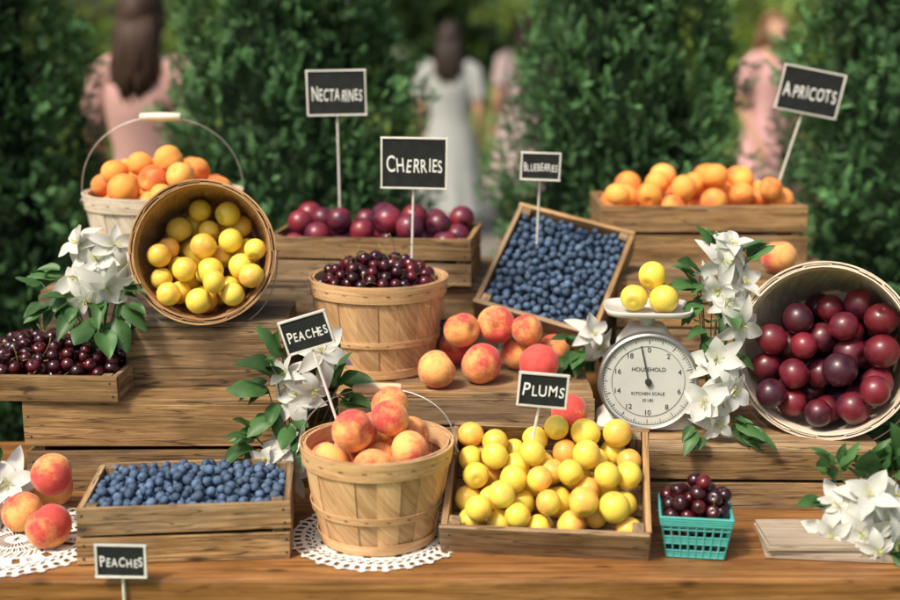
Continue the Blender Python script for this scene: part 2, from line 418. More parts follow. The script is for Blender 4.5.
# ---------------------------------------------------------------- yellow plum crate
mt=Tm(.16,1.933,.053)@Rz(-6)@Rx(28)
e=crate('plum_crate',.325,.232,.06,mt,1,M_crate)
C,R=pack(.0228,in_box(.153,.107,.010),(0,0,1),.15,(0,.2),dome(.070,.088,.2,.2),K=150,rvar=.11,seed=5,maxf=40)
fruits('yellow_plums',C,R,B_plum,M_yplum,e,stems=.25,stem_len=.008,stemmat=M_stemb)
# ---------------------------------------------------------------- dark plum crate
e=crate('plum_crate',.425,.24,.095,Tm(-.155,2.645,.2975)@Rz(-7),2,M_crate,liner=.035)
C,R=pack(.028,in_box(.201,.109,.036),(0,0,1),.2,(0,.3),dome(.105,.125,.25,.2),K=140,rvar=.1,seed=6,maxf=25)
fruits('dark_plums',C,R,B_plum,M_nect,e)
# ---------------------------------------------------------------- apricot crate
e=crate('apricot_crate',.445,.25,.122,Tm(.55,2.80,.3165)@Rz(-.5),2,M_crate,liner=.05,gap=.009)
C,R=pack(.0285,in_box(.211,.114,.052),(0,0,1),.21,(0,.3),dome(.135,.18,.25,.2),K=140,rvar=.12,seed=7,maxf=25)
fruits('apricots',C,R,B_peach,M_apri,e)
# ---------------------------------------------------------------- left cherry crate
e=crate('cherry_crate',.32,.27,.046,Tm(-.735,2.245,.1695)@Rz(-3),1,M_crate,liner=.014)
C,R=pack(.0122,in_box(.150,.124,.016),(0,0,1),.15,(0,.2),dome(.05,.085,.17,.14),K=130,rvar=.12,seed=8)
fruits('cherries',C,R,B_cherry,M_cherry,e,stems=.5,stem_len=.032)
# ---------------------------------------------------------------- baskets upright
e=basket('peach_basket',.090,.119,.160,Tm(-.117,1.915,.001)@Rz(3),M_basket,M_grip,20,hang=-66,hh=.15)
C,R=pack(.033,in_cone(.088,.117,.16,.045),(0,0,1),.12,(0,.4),lambda p,uv,t:.228-.066*(np.hypot(p[:,0],p[:,1])/.1)**2,K=300,rvar=.08,seed=15,maxf=25)
fruits('peaches',C,R,B_peach,M_peach,e)
e=basket('cherry_basket',.101,.128,.178,Tm(-.137,2.345,.1685)@Rz(20),M_basket,M_grip,20,hang=-88,hh=.13)
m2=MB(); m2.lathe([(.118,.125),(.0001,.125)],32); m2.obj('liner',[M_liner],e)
C,R=pack(.0122,in_cone(.098,.125,.178,.130),(0,0,1),.125,(0,.4),lambda p,uv,t:.218-.045*(np.hypot(p[:,0],p[:,1])/.12)**2,K=130,rvar=.12,seed=13)
fruits('cherries',C,R,B_cherry,M_cherry,e,stems=.55,stem_len=.038)
e=basket('apricot_basket',.122,.158,.180,Tm(-.592,2.57,.302)@Rz(4),M_bwhite,M_grip2,22,hang=-4,hh=.165,bands=(.55,))
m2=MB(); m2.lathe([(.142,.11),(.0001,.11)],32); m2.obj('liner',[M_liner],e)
C,R=pack(.0285,in_cone(.120,.156,.18,.11),(0,0,1),.155,(0,.4),lambda p,uv,t:.250-.065*(np.hypot(p[:,0],p[:,1])/.15)**2,K=160,rvar=.12,seed=14,maxf=25)
fruits('apricots',C,R,B_peach,M_apri,e)
# ---------------------------------------------------------------- lying baskets
def lying(name,fname,r0,r1,H,rim,yaw,mat,grip,fr,fm,lev,seed,hang,hh,backw=.85):
    a=math.atan((r1-r0)/H); ps=math.radians(yaw)
    z=Vector((math.sin(ps)*math.cos(a),-math.cos(ps)*math.cos(a),math.sin(a)))
    x=Vector((0,0,1)).cross(z).normalized(); y=z.cross(x)
    o=Vector((rim[0],rim[1],TZ+rim[2]))-z*H
    Rm=Matrix((x,y,z)).transposed()
    e=basket(name,r0,r1,H,Matrix.Translation(o)@Rm.to_4x4(),mat,grip,20,hang=hang,hh=hh)
    Wd=Vector((0,0,1))+Vector((z.x,z.y,0)).normalized()*backw
    Wl=Rm.transposed()@Wd; Wl.normalize()
    p0=Vector((0,-r1,H)); lim=p0.dot(Wl)+lev
    tb=(-r1-.05,.35)
    C,R=pack(fr,in_cone(r0-.003,r1-.006,H,.009,H+.012),tuple(Wl),r1+.1,tb,lambda p,uv,t:np.full(len(t),lim)+.012*np.sin(uv[:,0]*40)*np.cos(uv[:,1]*33),K=350,rvar=.11,seed=seed,maxf=14)
    fruits(fname,C,R,B_plum,fm,e,stems=.15,stem_len=.008,stemmat=M_stemb)
lying('plum_basket','yellow_plums',.092,.126,.17,(-.445,2.215,.2945+.123),6,M_basketin,M_grip2,.0225,M_yplum,.055,21,98,.15)
lying('plum_basket','red_plums',.108,.151,.20,(.652,2.112,.1125+.148),-24,M_bwhite,M_grip2,.0275,M_rplum,.105,23,98,.175)
# ---------------------------------------------------------------- loose peaches
def peach(x,y,h,r=.036):
    fruits('peach',[(0,0,0)],[r],B_peach,M_peach,mtx=Matrix.Translation((x,y,TZ+h)))
for p in[(-.637,1.866,.036,.0365),(-.688,2.04,.036,.036),(-.702,1.935,.033,.033),(-.652,1.945,.094,.034),
 (-.024,2.198,.204,.036),(.058,2.232,.206,.038),(.012,2.36,.203,.034),(.022,2.285,.257,.034),(.088,2.305,.262,.036),(.128,2.325,.202,.033),(.165,2.24,.204,.036),(.198,2.33,.203,.034),(.145,2.29,.256,.03),
 (.676,2.535,.352,.036),(.20,2.005,.182,.031)]: peach(*p)
# ---------------------------------------------------------------- teal berry basket
def teal():
    mt=Tm(.387,1.86,.002)@Rz(-8); e=empty('berry_basket',mt); mb=MB()
    m,nt,b=newmat('teal_plastic',.4,.5)
    f=noise(nt,nd(nt,'ShaderNodeTexCoord').outputs['Object'],60,3); nt.links.new(mix(nt,f,(.055,.34,.31),(.10,.46,.41)),b.inputs['Base Color'])
    H=.068;bx,by,tx,ty=.044,.040,.055,.050
    def pt(side,u,z):
        f=z/H; hx=bx+(tx-bx)*f; hy=by+(ty-by)*f
        return [(u*hx,-hy,z),(hx,u*hy,z),(-u*hx,hy,z),(-hx,-u*hy,z)][side]
    def strip(a,b,w): mb.tube([a,b],w,4)
    for s in range(4):
        for i in range(9):
            u=-1+2*i/8; strip(pt(s,u,0),pt(s,u,H),.0016)
        for z in(.001,.012,.024,.036,.048): strip(pt(s,-1,z),pt(s,1,z),.0013)
        for z in(.056,.060,.064,.068): strip(pt(s,-1.01,z),pt(s,1.01,z),.0024)
        for (z0,z1) in((.001,.012),(.052,.068),(.026,.036)):
            A=[pt(s,-1,z0),pt(s,1,z0),pt(s,1,z1),pt(s,-1,z1)]
            mb.add(A,[(0,1,2,3)])
    mb.box((0,0,.001),(2*bx,2*by,.002),jit=0)
    mb.obj('plastic_lattice',[m],e)
    def ins(P,r):
        f=np.clip(P[...,2]/H,0,1.1); return (np.abs(P[...,0])<bx+(tx-bx)*f-r)&(np.abs(P[...,1])<by+(ty-by)*f-r)&(P[...,2]>=.004+r)
    C,R=pack(.0122,ins,(0,0,1),.055,(0,.2),lambda p,uv,t:.112-.020*((p[:,0]/.045)**2+(p[:,1]/.045)**2),K=200,rvar=.12,seed=31,maxf=25)
    fruits('cherries',C,R,B_cherry,M_cherry,e,stems=.45,stem_len=.03)
teal()
# ---------------------------------------------------------------- kitchen scale
def scale():
    e=empty('kitchen_scale',Tm(.352,2.17,.1125)@Rz(-4))
    mw=simple('white_enamel',(.64,.63,.57),.35,.5,0,.18,14); mf=simple('dial_face',(.56,.58,.53),.5,.4,0,.2,12); mk=simple('dial_ink',(.03,.03,.03),.6); mc=simple('dial_rim_metal',(.5,.5,.48),.3,.5,.9,.1)
    mb=MB()
    prof=[(.0,.088,.055),(.012,.085,.053),(.02,.074,.048),(.09,.066,.045),(.15,.052,.04),(.175,.034,.034),(.18,.03,.03)]
    V=[];F=[];n=24
    for z,a,b in prof:
        for k in range(n):
            t=2*math.pi*k/n; c,s=math.cos(t),math.sin(t)
            V.append((a*abs(c)**.45*np.sign(c),b*abs(s)**.45*np.sign(s)+.01,z))
    for i in range(len(prof)-1):
        for k in range(n): F.append((i*n+k,i*n+(k+1)%n,(i+1)*n+(k+1)%n,(i+1)*n+k))
    F.append(tuple((len(prof)-1)*n+k for k in range(n)))
    mb.add(V,F)
    mb.tube([(0,.01,.175),(0,.01,.203)],.014,16)
    mb.obj('body',[mw],e,smooth=True)
    p=MB(); V=[];F=[];n=40
    for z,s in((.203,.05),(.205,.95),(.214,1.),(.2155,.985),(.2075,.94),(.2065,.05)):
        for k in range(n):
            t=2*math.pi*k/n;c,q=math.cos(t),math.sin(t)
            V.append((s*.078*abs(c)**.5*np.sign(c),.005+s*.066*abs(q)**.5*np.sign(q),z))
    for i in range(5):
        for k in range(n): F.append((i*n+k,i*n+(k+1)%n,(i+1)*n+(k+1)%n,(i+1)*n+k))
    F.append(tuple(5*n+k for k in range(n))); F.append(tuple(range(n)))
    p.add(V,F); p.obj('weighing_pan',[mw],e,smooth=True)
    zc=.0905
    d=MB(); d.lathe([(.080,.030),(.087,.034),(.0885,.046),(.0875,.056),(.0845,.058),(.0825,.056),(.0825,.051)],64,c=(0,0,zc),axis='y',mat=0)
    d.lathe([(.0825,.0515),(.0001,.0515)],64,c=(0,0,zc),axis='y',mat=1)
    for i in range(100):
        a=2*math.pi*i/100; L=.010 if i%10==0 else (.0075 if i%5==0 else .0045); w=.0009 if i%5==0 else .0005
        r=.079-L/2
        d.box((r*math.sin(a),-.0521,zc+r*math.cos(a)),(w,.0005,L),rot=(0,a,0),mat=2,jit=0)
    for rr in(.0795,.064):
        d.lathe([(rr,.0518),(rr,.0523),(rr-.0006,.0523),(rr-.0006,.0518)],64,c=(0,0,zc),axis='y',mat=2)
    d.box((-.006,-.055,zc+.028),(.0022,.0008,.075),rot=(0,-.22,0),mat=2,jit=0); d.lathe([(.006,.052),(.006,.057),(.0001,.0575)],20,c=(0,0,zc),axis='y',mat=2)
    d.obj('dial',[mc,mf,mk],e)
    def txt(nm,b,s,x,z):
        t=bpy.data.curves.new(nm,'FONT'); t.body=b; t.size=s; t.align_x='CENTER'; t.align_y='CENTER'; t.extrude=.0001
        t.materials.append(mk); o=bpy.data.objects.new(nm,t); link(o,e); o.location=(x,-.0522,z); o.rotation_euler=(math.pi/2,0,0)
    for i in range(10):
        a=2*math.pi*i/10; txt('numeral',str(i*2),.013,.057*math.sin(a),zc+.057*math.cos(a))
    for s,z,b in((.010,.022,'HOUSEHOLD'),(.008,-.022,'KITCHEN SCALE'),(.007,-.034,'25 LBS')): txt('lettering',b,s,0,zc+z)
scale()
fruits('yellow_plums',[(-.025,0,0),(.026,-.012,0),(.008,.012,.038),(.03,.035,.0)],[.0245,.026,.025,.024],B_plum,M_yplum,mtx=Tm(.35,2.16,.1125+.2075+.025))
# ---------------------------------------------------------------- signs
def sign(text,c,w,h,roll,foot,size_f=.84,yaw=0):
    e=empty('chalkboard_sign',Tm(*c)@Rz(yaw)); R=Matrix.Rotation(math.radians(-roll),4,'Y')
    b=MB(); b.box((0,0,0),(w,.004,h),jit=0,tint=1,mat=0)
    fw=.0032
    for s in(-1,1):
        b.box((0,-.001,s*(h/2-fw/2)),(w+.001,.006,fw),mat=1,jit=.0004); b.box((s*(w/2-fw/2),-.0012,0),(fw,.006,h-2*fw),mat=1,jit=.0004)
    b.obj('board',[M_black,M_frame],e,mtx=R)
    fl=Vector(foot)-Vector(c); fl=Rz(yaw).inverted()@fl
    top=R@Vector((0,.0045,0)); s=MB(); s.tube([tuple(top),tuple((top+fl)/2+Vector((0,.002,0))),tuple(fl)],.0024,6); s.obj('stick',[M_frame],e)
    objs=[]; x=0; S=h*.5
    for i,ch in enumerate(text):
        t=bpy.data.curves.new('chalk_letter','FONT'); t.body=ch; t.size=S*(1.0 if i==0 else random.uniform(.76,.88)); t.extrude=.0002; t.offset=S*.006
        t.shear=random.uniform(-.08,.12); t.materials.append(M_chalk); o=bpy.data.objects.new('chalk_letter',t); link(o,e); objs.append(o)
    bpy.context.view_layer.update()
    ws=[o.dimensions.x for o in objs]; gp=S*.12; tot=sum(ws)+gp*(len(ws)-1)
    fx=min(1.15,w*size_f/tot); hh_=objs[0].dimensions.y
    for o,wd in zip(objs,ws):
        px=(x-tot/2)*fx+random.uniform(-.3,.3)*gp*fx; pz=-hh_*.5+random.uniform(-.04,.04)*S
        o.matrix_local=R@Matrix.Translation((px,-.0024,pz))@Matrix.Rotation(random.uniform(-.07,.07),4,'Y')@Matrix.Rotation(math.pi/2,4,'X')@Matrix.Diagonal((fx,max(fx*1.25,.9) if fx<1 else 1,1,1))
        x+=wd+gp
sign('CHERRIES',(-.0685,2.375,.561),.126,.098,-1,(-.074,2.38,.37))
sign('NECTARINES',(-.235,2.62,.682),.124,.094,1,(-.233,2.63,.39))
sign('BLUEBERRIES',(.181,2.50,.542),.08,.056,-2,(.178,2.53,.38))
sign('APRICOTS',(.785,2.76,.678),.138,.098,-11,(.72,2.77,.44))
sign('PLUMS',(.148,1.92,.245),.08,.056,-5,(.122,1.93,.09))
sign('PEACHES',(-.233,1.975,.326),.08,.058,17,(-.178,1.955,.16))
sign('PEACHES',(-.488,1.7345,.036),.076,.053,-1,(-.489,1.7385,-.14))
# ---------------------------------------------------------------- flowers
M_petal,nt,b=newmat('white_petal',.55,.3)
tr=nd(nt,'ShaderNodeBsdfTranslucent'); tr.inputs[0].default_value=(.72,.74,.66,1)
ms=nd(nt,'ShaderNodeMixShader'); ms.inputs[0].default_value=.3
nt.links.new(b.outputs[0],ms.inputs[1]);nt.links.new(tr.outputs[0],ms.inputs[2]);nt.links.new(ms.outputs[0],nt.nodes['Material Output'].inputs[0])
wv=attr(nt,'wc').outputs['Vector']; g=noise(nt,mapping(nt,wv,(20,500,1)),1,3); nt.links.new(mix(nt,g,(.56,.57,.51),(.78,.78,.75)),b.inputs['Base Color']); bump(nt,b,g,.3,.001)
def leafmat(name,dark,light,trans=.25,rough=.45,plain=False):
    m,nt,b=newmat(name,rough,.4); t=attr(nt,'tint').outputs['Fac']
    sc=nd(nt,'ShaderNodeVectorMath',operation='SCALE'); nt.links.new(t,sc.inputs['Scale'])
    if plain:
        fr=mathn(nt,'FRACT',mathn(nt,'MULTIPLY',t,3.7)); nt.links.new(mix(nt,fr,dark,light),sc.inputs[0])
    else:
        g=noise(nt,attr(nt,'wc').outputs['Vector'],60,2); nt.links.new(mix(nt,g,dark,light),sc.inputs[0])
    nt.links.new(sc.outputs[0],b.inputs['Base Color'])
    if trans:
        tr=nd(nt,'ShaderNodeBsdfTranslucent'); nt.links.new(sc.outputs[0],tr.inputs[0])
        ms=nd(nt,'ShaderNodeMixShader'); ms.inputs[0].default_value=trans
        nt.links.new(b.outputs[0],ms.inputs[1]);nt.links.new(tr.outputs[0],ms.inputs[2]);nt.links.new(ms.outputs[0],nt.nodes['Material Output'].inputs[0])
    return m
M_leaf=leafmat('green_leaf',(.035,.10,.028),(.085,.19,.055))
M_stamen=simple('stamen',(.55,.55,.12),.7)
def frame(d,roll=0):
    d=Vector(d).normalized(); a=Vector((0,0,1)) if abs(d.z)<.9 else Vector((1,0,0))
    x=a.cross(d).normalized(); y=d.cross(x); return Matrix((x,y,d)).transposed()@Matrix.Rotation(roll,3,'Z')
def blade(mb,origin,M,L,Wd,rise,curl,cup,mat,tint,nu=9,nv=4,pw=.75,twist=0):
    V=[];W=[];F=[];o=rng.uniform(0,10); wv_=random.uniform(0,6); bend=random.uniform(-.12,.12)
    for i in range(nu+1):
        u=i/nu; wd=Wd*math.sin(math.pi*min(1,u**pw*.97+.03))**.8*(1-.1*u)
        for k in range(nv+1):
            v=-1+2*k/nv
            p=Vector((L*u,v*wd+bend*L*u*u,L*(rise*u-curl*u*u)+cup*wd*v*v+twist*v*wd*u+.12*wd*abs(v)*math.sin(9*u+wv_+v)))
            V.append(tuple(Vector(origin)+M@p)); W.append((u*L+o,v*wd,o))
    for i in range(nu):
        for k in range(nv):
            b=i*(nv+1)+k; F.append((b,b+nv+1,b+nv+2,b+1))
    mb.add(V,F,tint,W,mat)
def flower(mb,pos,d,s):
    M=frame(d,random.uniform(0,6)); pos=Vector(pos)
    rings=((6,.046,.25,.45),) if random.random()<.5 else ((6,.046,.25,.5),(4,.034,.8,.35))
    for ring,(n,L,rise,curl) in enumerate(rings):
        for i in range(n):
            a=2*math.pi*(i+.5*ring)/n+random.uniform(-.22,.22)
            Mr=M@Matrix.Rotation(a,3,'Z')
            blade(mb,pos+M@Vector((0,0,.004*ring*s)),Mr,L*s*random.uniform(.78,1.15),.0118*s*random.uniform(.8,1.2),rise+random.uniform(-.25,.3),curl+random.uniform(-.3,.5),.3,0,1,twist=random.uniform(-.5,.5))
    for i in range(9):
        a=random.uniform(0,6.28);q=random.uniform(.001,.005)*s
        mb.tube([pos,pos+M@Vector((q*math.cos(a),q*math.sin(a),.008*s)),pos+M@Vector((2*q*math.cos(a),2*q*math.sin(a),.016*s))],[.0004,.0004,.001],4,mat=2)
def leaf(mb,pos,d,L,upv=(0,-.4,1)):
    d=Vector(d).normalized(); y=Vector(upv).cross(d).normalized(); z=d.cross(y)
    M=Matrix((d,y,z)).transposed()
    blade(mb,pos,M,L,L*.30*random.uniform(.8,1.15),.15,random.uniform(.15,.6),-.25 if random.random()<.3 else .45,1,random.uniform(.6,1.35),nu=9,nv=6,pw=.8,twist=random.uniform(-.4,.4))
def bouquet(base,fl,lv):
    mb=MB(); B=Vector((base[0],base[1],base[2]+TZ))
    for (x,y,h,s,d) in fl:
        p=Vector((x,y,h+TZ)); dd=Vector(d)+Vector((random.uniform(-.35,.35),0,random.uniform(-.3,.3))); flower(mb,p,dd,s*1.12)
        mid=(B+p)/2+Vector((0,.012,.005)); mb.tube([B,mid,p-dd.normalized()*.004],.0016,5,mat=3)
    for (x,y,h,d,L) in lv:
        p=Vector((x,y,h+TZ)); mid=(B+p)/2+Vector((0,.01,0)); mb.tube([B,mid,p],.0012,5,mat=3); leaf(mb,p,d,L*1.1)
        for q in range(3):
            leaf(mb,p+Vector((random.uniform(-.01,.01),random.uniform(0,.02),random.uniform(-.012,.012))),Vector(d)+Vector((random.uniform(-.8,.8),random.uniform(-.4,.4),random.uniform(-.7,.7))),L*random.uniform(.55,.95))
    mb.obj('white_flower_spray',[M_petal,M_leaf,M_stamen,M_leaf],smooth=True)
bouquet((-.635,2.19,.215),[(-.672,2.25,.425,1.1,(-.5,-.8,.5)),(-.61,2.24,.425,1.,(.5,-.8,.5)),(-.675,2.22,.37,1.1,(-.4,-.9,.0)),(-.620,2.21,.355,1.15,(.3,-1,-.1)),(-.64,2.235,.395,1.0,(0,-.9,.6)),(-.59,2.24,.39,.85,(.8,-.7,0)),(-.655,2.2,.335,.9,(-.2,-1,-.3))],
 [(-.69,2.21,.33,(-.8,-.4,-.5),.06),(-.71,2.24,.37,(-1,-.2,.1),.055),(-.585,2.19,.325,(.7,-.5,-.5),.065),(-.60,2.19,.30,(.5,-.6,-.7),.06),(-.67,2.2,.31,(-.5,-.7,-.5),.06),(-.59,2.2,.35,(.9,-.5,.1),.05),(-.72,2.2,.32,(-.6,-.5,-.4),.05),(-.62,2.18,.28,(.3,-.7,-.5),.06),(-.74,2.22,.36,(-.7,-.5,.3),.045),(-.65,2.19,.30,(-.1,-.8,-.5),.06),(-.63,2.2,.33,(.2,-.8,-.4),.05)])
bouquet((-.27,2.06,.03),[(-.218,2.05,.272,1.05,(.2,-1,.4)),(-.258,2.045,.195,1.1,(-.2,-1,.4)),(-.232,2.03,.212,.9,(.5,-1,.1)),(-.275,2.05,.235,.8,(-.6,-.8,.4)),(-.31,2.03,.085,.95,(-.4,-1,.3)),(-.272,2.03,.065,.95,(.3,-1,0)),(-.285,2.03,.11,.8,(.2,-.8,.5))],
 [(-.295,2.05,.235,(-.7,-.4,.6),.065),(-.31,2.05,.21,(-.9,-.3,.2),.065),(-.285,2.06,.265,(-.4,-.3,.9),.06),(-.19,2.05,.215,(.7,-.4,.4),.06),(-.185,2.05,.19,(.9,-.4,-.1),.055),(-.33,2.04,.125,(-.8,-.5,.2),.055),(-.34,2.04,.11,(-.8,-.5,-.3),.055),(-.30,2.05,.17,(-.7,-.6,-.4),.06),(-.20,2.05,.245,(.6,-.3,.7),.045),(-.255,2.03,.13,(.2,-.9,-.3),.06),(-.27,2.03,.15,(-.2,-.9,-.3),.05)])
bouquet((.262,2.31,.175),[(.268,2.29,.250,.95,(0,-1,.4)),(.28,2.29,.222,.75,(.5,-1,-.2))],[(.25,2.28,.215,(-.5,-.7,-.4),.045),(.235,2.29,.235,(-.9,-.4,.2),.05),(.29,2.3,.21,(.7,-.6,-.3),.045),(.23,2.29,.20,(-.8,-.5,-.4),.05)])
bouquet((.47,2.16,.115),[(.485,2.19,.405,1.1,(.1,-1,.4)),(.52,2.2,.365,1.05,(.6,-.9,.3)),(.478,2.18,.355,1.,(-.4,-.9,.0)),(.51,2.14,.30,1.0,(.4,-1,.1)),(.465,2.10,.245,1.05,(-.2,-1,.3)),(.48,2.07,.205,1.,(.4,-1,.1)),(.438,2.06,.18,1.05,(-.3,-1,.1)),(.50,2.2,.43,.9,(.2,-.6,.9)),(.49,2.16,.33,.8,(0,-1,.3)),(.455,2.05,.15,.8,(.1,-1,-.3))],
 [(.445,2.19,.385,(-.8,-.4,.5),.055),(.44,2.18,.36,(-1,-.3,.1),.06),(.45,2.17,.33,(-.8,-.5,-.4),.055),(.53,2.2,.41,(.8,-.3,.5),.05),(.50,2.14,.25,(.7,-.7,-.2),.045),(.49,2.05,.15,(.7,-.7,-.2),.055),(.50,2.04,.135,(.8,-.6,0),.055),(.45,2.14,.29,(-.7,-.6,0),.045),(.47,2.2,.43,(-.4,-.2,.9),.045),(.42,2.03,.14,(-.6,-.7,-.4),.045),(.49,2.16,.325,(.1,-.9,-.4),.055),(.46,2.13,.27,(-.3,-.9,-.4),.05)])
bouquet((.67,1.90,.02),[(.615,1.86,.07,1.05,(-.3,-1,.5)),(.655,1.85,.09,1.1,(.1,-.9,.7)),(.64,1.83,.04,1.05,(0,-1,.2)),(.685,1.84,.055,1.05,(.5,-1,.3)),(.60,1.85,.03,.9,(-.6,-.9,.0)),(.69,1.82,.028,.95,(.4,-1,.0)),(.70,1.86,.09,.95,(.5,-.7,.7)),(.725,1.85,.05,.9,(.6,-.9,.3)),(.66,1.81,.02,.8,(.1,-1,.2))],
 [(.605,1.88,.115,(-.3,-.4,.9),.06),(.62,1.89,.12,(.3,-.3,.9),.055),(.68,1.89,.125,(.3,-.4,.9),.06),(.70,1.87,.12,(.6,-.5,.6),.06),(.69,1.80,.02,(.4,-.9,0),.06),(.72,1.82,.03,(.7,-.7,-.1),.06),(.66,1.89,.11,(0,-.4,.9),.06),(.59,1.87,.07,(-.8,-.5,.3),.045),(.72,1.88,.08,(.8,-.4,.5),.055),(.70,1.88,.13,(-.1,-.3,1),.07)])
bouquet((-.76,2.0,.01),[(-.738,1.985,.06,1.25,(.1,-1,.5)),(-.765,1.96,.03,1.1,(-.4,-1,.4))],[(-.72,1.98,.035,(.7,-.7,0),.05),(-.76,1.98,.09,(-.4,-.3,.9),.05),(-.77,1.99,.13,(0,-.3,1),.05)])
# ---------------------------------------------------------------- doilies
def doily(x,y,r,h,sq=1.):
    e=MB(); nt_,nr=192,40; V=[];F=[]
    for j in range(nr+1):
        for k in range(nt_):
            a=2*math.pi*k/nt_; f=j/nr
            R=r*(.03+.97*f)*(1+ (.04*abs(math.sin(12*a))*max(0,f-.5)*2))
            V.append((R*math.cos(a),R*math.sin(a)*sq,.0014+.0007*math.sin(5*a+8*f)+.0003*((k+j)%2)))
    def hole(j,k):
        if j in(3,8,9,14,20,21,27,28,34,38) or j<3: return False
        if j<8: return k%12 in(1,2,3,4,7,8,9,10)
        if j<14: return k%6 in(1,2,4)
        if j<20: return (k+(j-14))%8 in(1,2,5)
        if j<27: return (k%16 in(2,3,4,5)) or (k%16 in(9,10,11) and j%2)
        if j<34: return (k+j)%4 in(1,2) and j%3!=0
        return k%4 in(1,2)
    for j in range(nr):
        for k in range(nt_):
            if hole(j,k): continue
            b=j*nt_+k;c=j*nt_+(k+1)%nt_; F.append((b,c,c+nt_,b+nt_))
    e.add(V,F); e.obj('lace_doily',[M_linen],mtx=Tm(x,y,h)@Rz(random.uniform(0,40)))
doily(-.70,1.895,.145,.0006); doily(-.117,1.915,.140,.0006)
# ---------------------------------------------------------------- stack of thin boards (right front)
c=MB()
M_card=wood('pale_card_wood',(.36,.28,.20),(.48,.39,.29),(.56,.47,.37),stain=.3,crack=.3)
for i in range(5): c.box((random.uniform(-.006,.006),random.uniform(-.004,.004),.003+i*.0052),(.20,.10,.0046),rot=(0,0,random.uniform(-.08,.08)),jit=.0003,tr=(.85,1.1))
c.obj('wooden_board_stack',[M_card],mtx=Tm(.60,1.865,.001)@Rz(-4))
# ---------------------------------------------------------------- ground
gm,nt,b=newmat('lawn',.9,.1); tc=nd(nt,'ShaderNodeTexCoord').outputs['Object']
f=noise(nt,tc,.9,8,.7); f2=noise(nt,tc,60,3)
nt.links.new(mix(nt,f2,ramp(nt,f,[(.35,(.06,.11,.02)),(.65,(.20,.27,.06))]),(.12,.19,.045)),b.inputs['Base Color']); bump(nt,b,f2,.6,.02)
g=MB(); g.add([(-300,-300,0),(300,-300,0),(300,300,0),(-300,300,0)],[(0,1,2,3)]); g.obj('lawn_ground',[gm])
pm,nt,b=newmat('gravel_path',.9,.1); tc=nd(nt,'ShaderNodeTexCoord').outputs['Object']
nt.links.new(ramp(nt,noise(nt,tc,35,6,.7),[(.3,(.13,.12,.10)),(.7,(.30,.28,.25))]),b.inputs['Base Color'])
g=MB(); g.add([(-.9,3.9,.004),(.9,3.9,.004),(1.4,9,.004),(.6,14,.004),(-1.2,14,.004),(-.6,9,.004)],[(0,1,2,5),(5,2,3,4)]); g.obj('garden_path',[pm])
# ---------------------------------------------------------------- arborvitae trees
M_thuja=leafmat('arborvitae_foliage',(.022,.064,.024),(.058,.130,.042),0,.75,True)
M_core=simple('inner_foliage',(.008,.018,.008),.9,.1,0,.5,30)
M_bark=simple('bark',(.09,.06,.04),.9,.1,0,.5,20)
def spray():
    V=[];F=[]
    def rh(p,d,L,w):
        d=np.array(d,float);d/=np.linalg.norm(d); q=np.array([-d[1],d[0],0]); p=np.array(p,float)
        b=len(V); V.extend([p-q*w*.5,p+d*L*.6-q*w,p+d*L,p+d*L*.6+q*w,]); F.append((b,b+1,b+2,b+3))
    rh((0,0,0),(1,0,0),1.0,.035)
    for i,x in enumerate((.14,.36,.58,.78)):
        L=.44*(1-.5*x)
        for s in(-1,1):
            rh((x,0,0),(.85,s*.6,0),L,.042)
            if i<3: rh((x+.12,s*.08,0),(.75,s*.75,0),L*.6,.036)
    V=np.array(V); V[:,2]+=-.2*V[:,0]**2+.15*np.abs(V[:,1])
    return V,np.array(F)
SV,SF=spray()
